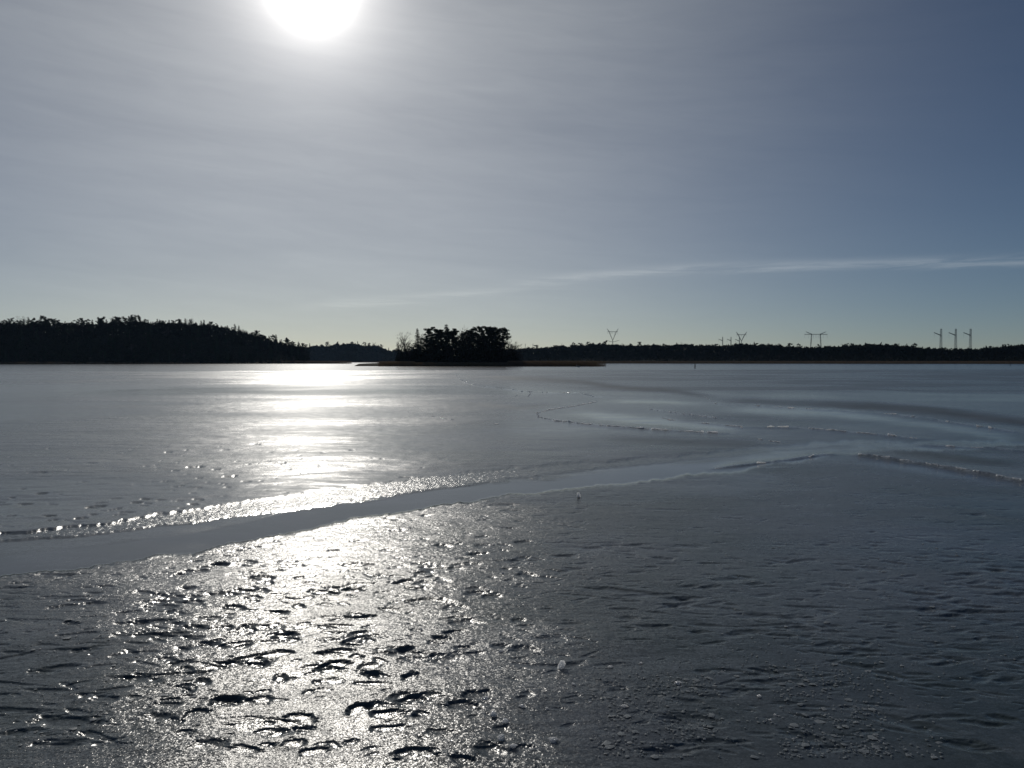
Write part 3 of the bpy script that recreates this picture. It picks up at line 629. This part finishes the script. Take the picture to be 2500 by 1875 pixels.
# thickets: uncountable twigs and leaves under the trees
def thicket(label, at, p0, p1, t0, t1, n, h0, h1, size, prof=None, S_=None, under=3.0):
    p = rng.uniform(p0, p1, n); x, y, z = at(p, rng.uniform(t0, t1, n))
    if S_ is None: hh = (h0 + (h1 - h0) * rng.random(n) ** 2.0) * (prof(p) if prof else 1.0) * rng.random(n)
    else: hh = np.maximum(CAM_H + (HOR - sk(S_, p) * 0.4096) / FPX * y - z - under * (0.25 + 1.5 * vn(p * 0.33, p * 0, 19, 3)), 1.0) * rng.random(n)      # filled up to just under the crowns
    c = np.stack([x, y, z + hh], -1); a = rng.normal(0, size, (n, 3)); b = rng.normal(0, size * 0.7, (n, 3)); b[:, 2] += size * 0.6
    vs = np.stack([c - a * 0.5, c + a * 0.5, c + b], 1).reshape(-1, 3)
    return tag(link(bpy.data.objects.new('undergrowth', np_mesh('undergrowth', vs, np.arange(len(vs)).reshape(-1, 3), M_scrub))), label, kind='stuff')
thicket('dense dark thicket under the island trees', at_I, 395, 522, 0.03, 0.8, 34000, 2.0, 13.5, 0.42, lambda p: IP(p, [395, 402, 425, 440, 455, 464, 472, 500, 508, 516, 525], [0.25, 0.7, 0.8, 1.1, 1.2, 1.0, 1.1, 1.1, 0.8, 0.5, 0.15]))
thicket('dark scrub and young trees filling the wood on the headland', at_L, -130, 306, 0.0, 0.6, 22000, 1.5, 8.0, 0.9)
thicket('dark crowns packed behind the first ranks on the headland', at_L, -130, 306, 0.5, 0.72, 42000, 0, 0, 1.15, None, SK_L, 4.2)
thicket('bluish scrub under the distant wood', at_F, 280, 450, 0.0, 0.5, 9000, 1.5, 9.0, 1.2)
thicket('bluish crowns packed behind the distant wood edge', at_F, 280, 450, 0.45, 0.66, 24000, 0, 0, 1.8, None, SK_F, 6.0)
thicket('dark scrub along the forest edge below the pylons', at_R, 470, 1150, 0.004, 0.09, 34000, 1.5, 7.5, 0.9)
thicket('dark crowns packed behind the forest edge below the pylons', at_R, 470, 1150, 0.07, 0.115, 80000, 0, 0, 1.35, None, SK_R, 2.6)

# ------------------------------------------------------------------ reeds
def reeds(label, pos, n, h, wd):
    x, y = pos(n); hh = h * rng.uniform(0.6, 1.1, n); a = rng.uniform(0, math.pi, n)
    ln = np.stack([rng.normal(0.06, 0.1, n) * hh, rng.normal(0, 0.08, n) * hh, np.zeros(n)], -1)
    d = np.stack([np.cos(a), np.sin(a), np.zeros(n)], -1) * wd * 0.5; p = np.stack([x, y, np.full(n, -0.2)], -1); q = p + ln; q[:, 2] += hh
    up = np.array([0, 0, 1.0])
    vs = np.stack([p - d, p + d, q, q - d * 2.2 - up * 0.3, q + d * 2.2 - up * 0.25, q + ln * 0.3 + up * 0.12], 1).reshape(-1, 3)      # stem and plume
    return tag(link(bpy.data.objects.new('reeds', np_mesh('reeds', vs, np.arange(len(vs)).reshape(-1, 3), M_reed))), label, kind='stuff')
def strip(p0, p1, dist, deep, prof=None):
    def f(n):
        p = rng.uniform(p0, p1, n * 6)
        if prof is not None: p = p[rng.random(len(p)) < prof(p)]
        p = np.resize(p, n) + rng.normal(0, 0.3, n); y = dist(p) + rng.uniform(-deep, 0, n)
        return (p - 512) / FPX * y, y
    return f
reeds('tan reed bed reaching out from the island end into open water', strip(508, 606, lambda p: 352.0, 20, lambda p: np.minimum(1, (608 - p) / 30)), 15000, 2.3, 0.07)
reeds('low reed tuft on the bay side of the island', strip(378, 414, lambda p: 352, 14, lambda p: np.minimum(1, (p - 374) / 16)), 5200, 2.1, 0.07)
reeds('thin reed fringe along the front of the island', strip(412, 520, lambda p: 346, 8), 8000, 1.7, 0.06)
reeds('brown reed belt at the foot of the headland towards the bay', strip(266, 352, lambda p: 742, 22, lambda p: np.minimum(1, (354 - p) / 40)), 15000, 2.6, 0.14)
reeds('reed fringe under the headland trees', strip(-120, 200, lambda p: dL(p) + 2, 8, lambda p: 0.15 + 0.85 * (vn(p * 0.03, p * 0 + 0.5, 5, 2) > 0.55)), 9000, 1.8, 0.12)
reeds('distant reed line across the bay', strip(300, 420, lambda p: dF(p) + 2, 18), 9000, 2.6, 0.2)
reeds('long reed fringe along the shore below the pylons', strip(470, 1150, lambda p: dR(p) + 5, 22), 42000, 2.5, 0.14)

# ------------------------------------------------------------------ pylons and masts beyond the forest
def lattice(p0, p1, wdt, nseg, rc=0.11, rd=0.06):
    """square lattice column between two points"""
    mb = MB(); p0 = np.array(p0, float); p1 = np.array(p1, float); d = p1 - p0; d /= np.linalg.norm(d)
    a = np.cross(d, (0, 1, 0)); a = a / np.linalg.norm(a) if np.linalg.norm(a) > 0.1 else np.array([1., 0, 0]); b = np.cross(d, a)
    w0, w1 = wdt; cor = [(-1, -1), (1, -1), (1, 1), (-1, 1)]
    P = lambda t, c: p0 + (p1 - p0) * t + (a * c[0] + b * c[1]) * (w0 + (w1 - w0) * t) / 2
    for c in cor: mb.tube(P(0, c), P(1, c), rc, rc, 4)
    for i in range(nseg):
        t0, t1 = i / nseg, (i + 1) / nseg
        for j in range(4):
            c, e = cor[j], cor[(j + 1) % 4]
            mb.tube(P(t0, c), P(t1, e) if (i + j) % 2 else P(t1, e), rd, rd, 3); mb.tube(P(t0, e), P(t1, c), rd, rd, 3)
    return mb
def insul(root, p, L):
    mb = MB(); p = np.array(p, float); mb.tube(p, p - (0, 0, L), 0.05, 0.05, 4)
    for k in range(5): z = L * (0.25 + 0.15 * k); mb.tube(p - (0, 0, z), p - (0, 0, z + 0.22), 0.22, 0.14, 6)
    mb.build('insulator', M_glass, root)
def ground_R(x, y): 
    p = x / y * FPX + 512
    d = float(dR(p)); t = (y - d) / 800; px_ = 512 + x / (d * (1 + 0.85 * t * 800 / d)) * FPX
    for _ in range(3): d = float(dR(px_)); t = (y - d) / 800; px_ = 512 + x / (d * (1 + 0.85 * t * 800 / d)) * FPX
    return at_R(px_, min(max(t, 0), 1))[2]
def v_pylon(sx_, ytop, ybeam, yfork, half, D, label, low_arm=None):
    X, Zt = src_at(sx_, ytop, D); g = ground_R(X, D); e = empty('pylon', (X, D, g)); tag(e, label, 'pylon', None)
    m = 0.4096 * D / FPX; zt, zb, zf = [src_at(sx_, q, D)[1] - g for q in (ytop, ybeam, yfork)]
    hb = half * 0.62 * m
    for s in (-1, 1):
        lattice((s * 0.4, 0, zf), (s * hb, 0, zb), (0.7, 1.3), 10).build('fork_leg', M_steel, e)
        lattice((s * hb, 0, zb), (s * half * m, 0, zt), (1.2, 0.3), 6).build('peak', M_steel, e)
    lattice((-hb * 1.45, 0, zb), (hb * 1.45, 0, zb), (0.9, 0.9), 14).build('crossbeam', M_steel, e)
    lattice((0, 0, -0.5), (0, 0, zf), (2.6, 0.9), 10).build('mast', M_steel, e)
    for q in (-1.4, -0.45, 0.0, 0.45, 1.4): insul(e, (q * hb, 0, zb - 0.4), 3.6)
    if low_arm:
        for s in (-1, 1):
            lattice((0, 0, src_at(0, low_arm + 4, D)[1] - g), (s * half * 1.15 * m, 0, src_at(0, low_arm, D)[1] - g), (0.9, 0.35), 8).build('lower_arm', M_steel, e)
    return e
v_pylon(1495.5, 802.5, 810, 830, 14, 1300, 'grey steel pylon with forked top and drooping lower arm above the forest', 831)
v_pylon(1809.5, 810.5, 817, 832, 13, 1340, 'grey steel forked pylon without lower arm, beside two small single masts')
def portal(sx_, ytop, ybeam, D, label):
    X, _ = src_at(sx_, ytop, D); g = ground_R(X, D); e = empty('pylon', (X, D, g)); tag(e, label, 'pylon')
    m = 0.4096 * D / FPX; zt, zb = [src_at(sx_, q, D)[1] - g for q in (ytop, ybeam)]
    for s in (-1, 1):
        lattice((s * 14.5 * m, 0, -0.5), (s * 10.5 * m, 0, zb), (1.0, 1.2), 14).build('leg', M_steel, e)
        lattice((s * 9.5 * m, 0, zb), (s * 24.5 * m, 0, zt), (1.3, 0.4), 8).build('peak', M_steel, e)
    lattice((-28 * m, 0, zb), (28 * m, 0, zb), (1.0, 1.0), 20).build('crossbeam', M_steel, e)
    for q in (-27.5, -18, 0, -6, 6, 18, 27.5): insul(e, (q * m, 0, zb - 0.5), 5.5)
    return e
portal(1991, 810, 816.5, 1200, 'two legged steel portal pylon with upswept beam ends above the forest')
def arm_mast(sx_, ytop, yarm0, yarm1, reach, D, label, wd, group=None):
    X, _ = src_at(sx_, ytop, D); g = ground_R(X, D); e = empty('pylon', (X, D, g)); tag(e, label, 'pylon', group)
    m = 0.4096 * D / FPX; zt, z0, z1 = [src_at(sx_, q, D)[1] - g for q in (ytop, yarm0, yarm1)]
    lattice((0, 0, -0.5), (0, 0, zt), (wd * 1.5, wd * 0.7), 22, 0.15, 0.08).build('mast', M_steel, e)
    lattice((0, 0, z0), (-reach * m, 0, z1), (1.2, 0.5), 7, 0.16, 0.09).build('arm', M_steel, e)
    insul(e, (-reach * m * 0.95, 0, z1 - 0.2), (z1 - z0) * 1.8)
    return e
for i, sx_ in enumerate((2296, 2332, 2368)):
    arm_mast(sx_, 802.8, 819, 812, 17.5, 1150, ['first of three tall lattice masts with one raised arm, on the portal pylon side', 'middle one of three tall lattice masts with one raised arm', 'last of three tall lattice masts with one raised arm, over the higher trees'][i], 2.3)
arm_mast(1763.7, 822.5, 832, 828, 10, 1500, 'small single mast with one arm, first of the pair beside the forked pylon', 1.2)
arm_mast(1784, 822.5, 832, 828, 10, 1500, 'small single mast with one arm, between its twin and the forked pylon', 1.2)
arm_mast(1804.5, 823.5, 833, 828.5, 10, 1480, 'small single mast with one arm standing in front of the forked pylon leg', 1.2)
for sx_, lab in ((1282.5, 'thin antenna pole above the trees just past the island birches'), (1301, 'thin antenna pole farther from the island above the trees')):
    X, Zt = src_at(sx_, 839, 1250); g = ground_R(X, 1250); e = empty('antenna_pole', (X, 1250, g)); tag(e, lab, 'antenna')
    mb = MB(); mb.tube((0, 0, -0.5), (0, 0, Zt - g), 0.42, 0.22, 8, True); mb.build('pole', M_steel, e)
    mb = MB(); mb.tube((0, 0, Zt - g - 0.2), (0, 0, Zt - g + 1.5), 0.08, 0.05, 6, True); mb.build('aerial', M_steel, e)
    mb = MB()
    for k in range(3): a = k * 2.094; mb.box((0.5 * math.cos(a), 0.5 * math.sin(a), Zt - g - 2.0), (0.14, 0.14, 0.9))
    mb.build('antenna_panel', M_steel, e)

# ------------------------------------------------------------------ pole in the water, swan
def pole(px, py, top, label, r):
    y = (CAM_H + 0.12) * FPX / (py - HOR); x = (px - 512) / FPX * y; H = (py - top) / FPX * y
    e = empty('mooring_pole', (x, y, -0.12)); tag(e, label, 'pole')
    mb = MB(); mb.tube((0, 0, -1.0), (0.03, 0, H * 0.5), r * 1.1, r, 9); mb.tube((0.03, 0, H * 0.5), (0.01, 0, H), r, r * 0.9, 9, True); mb.build('post', M_wood, e)
    mb = MB(); mb.tube((0.01, 0, H - 0.02), (0.01, 0, H + 0.08), r * 1.15, r * 0.5, 9, True); mb.build('cap', M_wood, e)
pole(694.9, 368.3, 363.3, 'dark wooden pole standing alone in the open water below the pylons', 0.15)
pole(1010.0, 366.2, 362.6, 'short dark stake by the reed fringe near the higher trees', 0.10)
def swan(px, py):
    y = (CAM_H + 0.12) * FPX / (py - HOR); x = (px - 512) / FPX * y
    mb = MB(); n = 12; rings = []
    for t in np.linspace(0, 1, 11):                              # body: breast to raised tail
        cx_ = -0.62 + 1.28 * t; r = 0.30 * math.sin(math.pi * min(1, (t * 0.94 + 0.03))) ** 0.6; cz = 0.13 + 0.16 * max(0, t - 0.55) * 2 * t
        rings.append((np.array([cx_, 0, cz]), r * 0.95, r * 0.75))
    def loft(rs, ax=(0, 1, 0), up=(0, 0, 1)):
        k = len(mb.v); ax = np.array(ax, float)
        for c, ra, rb in rs:
            u = np.array(up, float)
            for i in range(n): a = 2 * math.pi * i / n; mb.v.append(tuple(c + ax * ra * math.cos(a) + u * rb * math.sin(a)))
        for j in range(len(rs) - 1):
            for i in range(n): q = (i + 1) % n; mb.f.append((k + j * n + i, k + j * n + q, k + (j + 1) * n + q, k + (j + 1) * n + i))
        mb.f.append(tuple(k + i for i in range(n))[::-1]); mb.f.append(tuple(k + (len(rs) - 1) * n + i for i in range(n)))
    loft(rings)
    neck = [(-0.50, 0.22, 0.11), (-0.62, 0.36, 0.085), (-0.66, 0.50, 0.07), (-0.62, 0.64, 0.06), (-0.60, 0.76, 0.058), (-0.64, 0.85, 0.06), (-0.72, 0.87, 0.065), (-0.80, 0.84, 0.045)]
    for (x0, z0, r0), (x1, z1, r1) in zip(neck, neck[1:]): mb.tube((x0, 0, z0), (x1, 0, z1), r0, r1, 10, True)
    e = empty('swan', (x, y, -0.14)); tag(e, 'white swan floating in open water beside the island reed bed', 'swan')
    mb.build('body', M_plume, e, True)
    b = MB(); b.tube((-0.79, 0, 0.845), (-0.92, 0, 0.81), 0.038, 0.012, 8, True); b.build('bill', M_bill, e)
    for s in (-1, 1):
        wg = MB(); 
        for k in range(5): wg.tube((-0.30 + 0.05 * k, s * 0.24, 0.30 + 0.02 * k), (0.45 + 0.05 * k, s * (0.16 - 0.015 * k), 0.32 + 0.025 * k), 0.085, 0.02, 7, True)
        wg.build('wing', M_plume, e)
swan(578.5, 367.2)

# ------------------------------------------------------------------ ice slivers along the cracks
def sliver_mesh(L, H, T):
    """a thin broken plate standing on edge, uneven along the top"""
    mb = MB(); n = 5; xs = np.linspace(-L / 2, L / 2, n + 1); hs = [H * random.uniform(0.45, 1.0) for _ in xs]; hs[0] *= 0.4; hs[-1] *= 0.5
    lean = random.uniform(-0.5, 0.9)
    for i, x in enumerate(xs):
        o = random.gauss(0, 0.012)
        for yy, zz in ((-T / 2, -0.06), (T / 2, -0.06), (T / 2 * 0.6 + lean * hs[i], hs[i]), (-T / 2 * 0.6 + lean * hs[i], hs[i] * 0.97)):
            mb.v.append((x + random.gauss(0, 0.01), yy + o, zz))
    for i in range(n):
        k = 4 * i
        for a, b in ((0, 1), (1, 2), (2, 3), (3, 0)): mb.f.append((k + a, k + 4 + a, k + 4 + b, k + b))
    mb.f.append((0, 1, 2, 3)); mb.f.append((4 * n + 3, 4 * n + 2, 4 * n + 1, 4 * n))
    return mb.mesh('ice_sliver', M_shard)
SLV = [sliver_mesh(0.42, random.uniform(0.022, 0.036), 0.02) for _ in range(8)]
CL = {'loop': 'thin pale ice sliver standing along the long curved crack', 'thread': 'small ice sliver along the crooked crack running from the island side', 'hook': 'ice sliver on the long straight plate edge behind the broken bars',
      'dash': 'short bright ice sliver in the dashed crack between loop and plate edge', 'bar': 'low dark edged ice bar on the broken line in front of the plate edge', 'stub': 'bright broken ice stub beside the dashed crack',
      'wedge': 'pale ice sliver on the short slanting crack near the end of the lead', 'lead': 'ice sliver on the plate edge beyond the wide pressure ridge', 'ridge': 'pale ice fragment on the rim of the wide pressure ridge',
      'tip': 'thin ice sliver where the smooth lead narrows to a tip', 'chip': 'upturned ice chip in the broken wedge beside the crooked crack', 'line': 'thin bright ice sliver on the straight crack beside the sun track'}
for nm, every, keep, kh in (('loop', 0.2, 0.95, 1.3), ('thread', 0.8, 0.75, 1.7), ('hook', 0.6, 0.5, 1.1), ('dash', 0.35, 0.8, 1.3), ('bar', 0.3, 0.8, 1.3), ('stub', 0.5, 1, 1.0), ('wedge', 0.45, 1, 1.0), ('lead', 0.5, 0.5, 0.8), ('ridge', 0.22, 0.85, 0.5), ('tip', 0.5, 0.5, 0.5), ('line', 0.5, 0.8, 1.0), ('chip', 1.0, 0.9, 1.6)):
    pts = polyline(CRACKS[nm])
    for (x0, y0), (x1, y1) in zip(pts, pts[1:]):
        L = math.hypot(x1 - x0, y1 - y0); n = max(1, int(L / every))
        for i in range(n):
            if random.random() > keep: continue
            t = (i + random.random()) / n; x = x0 + (x1 - x0) * t; y = y0 + (y1 - y0) * t
            o = link(bpy.data.objects.new('ice_sliver', random.choice(SLV))); o.location = (x, y, ice_z(x, y) - 0.006)
            o.rotation_euler = (random.gauss(0, 0.12), random.gauss(0, 0.08), math.atan2(y1 - y0, x1 - x0) + random.gauss(0, 0.2)); s = random.uniform(0.5, 1.2) * (0.55 if nm == 'ridge' else 1.0)
            o.scale = (s, 1, kh * random.uniform(0.5, 1.1)); tag(o, CL[nm], 'ice sliver', 'ice slivers: ' + nm)

# ------------------------------------------------------------------ frosted ice lumps on the near floe
def lump_mesh(seed):
    """an angular broken crumb of clear ice"""
    r_ = np.random.default_rng(seed); mb = MB(); n, m = 8, 5; ax = r_.uniform(0.6, 1.3, 2)
    mb.v.append((0, 0, 1.15 + 0.3 * r_.random()))
    for j in range(1, m):
        ph_ = math.pi * j / m
        for i in range(n):
            a = 2 * math.pi * (i + 0.5 * (j % 2)) / n; k = r_.uniform(0.45, 1.15)
            mb.v.append((math.sin(ph_) * math.cos(a) * k * ax[0], math.sin(ph_) * math.sin(a) * k * ax[1], math.cos(ph_) * r_.uniform(0.6, 1.2) + 0.3))
    mb.v.append((0, 0, -0.4)); e = len(mb.v) - 1
    for i in range(n):
        q = (i + 1) % n; mb.f.append((0, 1 + i, 1 + q)); mb.f.append((e, 1 + (m - 2) * n + q, 1 + (m - 2) * n + i))
        for j in range(m - 2): o = 1 + j * n; mb.f.append((o + i, o + n + i, o + n + q)); mb.f.append((o + i, o + n + q, o + q))
    return mb.mesh('ice_lump', M_shard)
LMP = [lump_mesh(k) for k in range(6)]
for i, (sx_, sy_, s) in enumerate([(1372, 1636, 0.042), (1184, 1710, 0.045), (1204, 1755, 0.055), (1233, 1772, 0.05), (1274, 1733, 0.03), (1223, 1812, 0.05), (1252, 1833, 0.035), (1223, 1593, 0.03), (1090, 1636, 0.03), (1027, 1540, 0.03),
                                   (1493, 1633, 0.03), (1568, 1623, 0.025), (1402, 1678, 0.03), (1659, 1675, 0.04), (1861, 1707, 0.032), (1890, 1765, 0.025), (1527, 1733, 0.03), (1443, 1722, 0.018), (1337, 1738, 0.024), (1352, 1818, 0.045),
                                   (1227, 1400, 0.035), (1447, 1390, 0.03), (1589, 1720, 0.016), (1901, 1752, 0.022), (1413, 1213, 0.055), (1115, 1320, 0.03), (1000, 1290, 0.03), (1205, 1330, 0.03), (1110, 1290, 0.025), (1060, 1360, 0.03)]):
    x, y = pix_ground(sx_ * 0.4096, sy_ * 0.4096, 0.03)
    o = link(bpy.data.objects.new('ice_lump', LMP[i % 6])); o.location = (x, y, ice_z(x, y) - 0.003); s *= 0.68; o.scale = (s, s * 0.8, s * (1.6 if i in (0, 24) else 0.6)); o.rotation_euler = (0, 0, random.uniform(0, 6))
    if i == 0: tag(o, 'tallest upright white ice lump standing on the near ice', 'ice lump')
    elif i == 24: tag(o, 'lone white ice lump just in front of the smooth lead', 'ice lump')
    elif s >= 0.03: tag(o, 'large crusted white ice lump beside the melt hollows on the near ice', 'ice lump', 'larger ice lumps on the near floe')
    else: tag(o, 'small frosted ice crumb on the near ice', 'ice lump', 'small ice crumbs on the near floe')

# frost flakes frozen onto the ice: past counting
def flakes(label, n, region, dens):
    vs, fs = [], []
    while n > 0:
        px = rng.uniform(region[0], region[2]); py = rng.uniform(region[1], region[3])
        if rng.random() > dens(px, py): continue
        n -= 1; x, y = dsp(px, py); z = ice_z(x, y) + 0.004; s = rng.uniform(0.002, 0.0075) * (1 + 1.6 * (rng.random() < 0.06)); k = len(vs); a0 = rng.uniform(0, 6.28); m = 6
        for i in range(m): a = a0 + 2 * math.pi * i / m; r_ = s * rng.uniform(0.5, 1.3); vs.append((x + r_ * 1.5 * math.cos(a), y + r_ * 1.3 * math.sin(a), z + rng.normal(0, 0.0012)))
        vs.append((x, y, z + 0.003))
        for i in range(m): fs.append((k + i, k + (i + 1) % m, k + m))
    return tag(link(bpy.data.objects.new('frost_flakes', np_mesh('frost_flakes', np.array(vs), fs, M_frost))), label, kind='stuff')
cl = lambda px, py: float(np.clip((vn(np.array([px * 0.008]), np.array([py * 0.022]), 77, 4)[0] - 0.32) * 2.2, 0.06, 1))
flakes('pale frost flakes scattered over the dark near ice', 1500, (1280, 1440, 2050, 1659), lambda a, b: cl(a, b) * float(np.clip((b - 1380 - max(0, a - 1700) * 0.35) / 120, 0.05, 1)))
flakes('pale frost flakes on the dark ice beside the sun track', 420, (0, 1290, 420, 1640), cl)
flakes('thin frost flakes along the hollows of the near ice', 350, (1500, 1180, 2212, 1480), cl)

# ------------------------------------------------------------------ the air over the lake
hm = bpy.data.materials.new('lake_air'); hm.use_nodes = True; ht = NT(hm.node_tree); hm.node_tree.nodes.remove(hm.node_tree.nodes['Principled BSDF'])
pv = ht.n('ShaderNodeVolumePrincipled'); pv.inputs['Color'].default_value = (0.42, 0.66, 1.0, 1); pv.inputs['Density'].default_value = 0.000026; pv.inputs['Anisotropy'].default_value = 0.35
ht.lk(pv.outputs[0], hm.node_tree.nodes['Material Output'].inputs['Volume'])
mb = MB(); mb.box((0, 1100, 39), (2400, 1300, 41)); hz = mb.build('haze', hm); tag(hz, 'thin pale haze over the lake', kind='stuff')
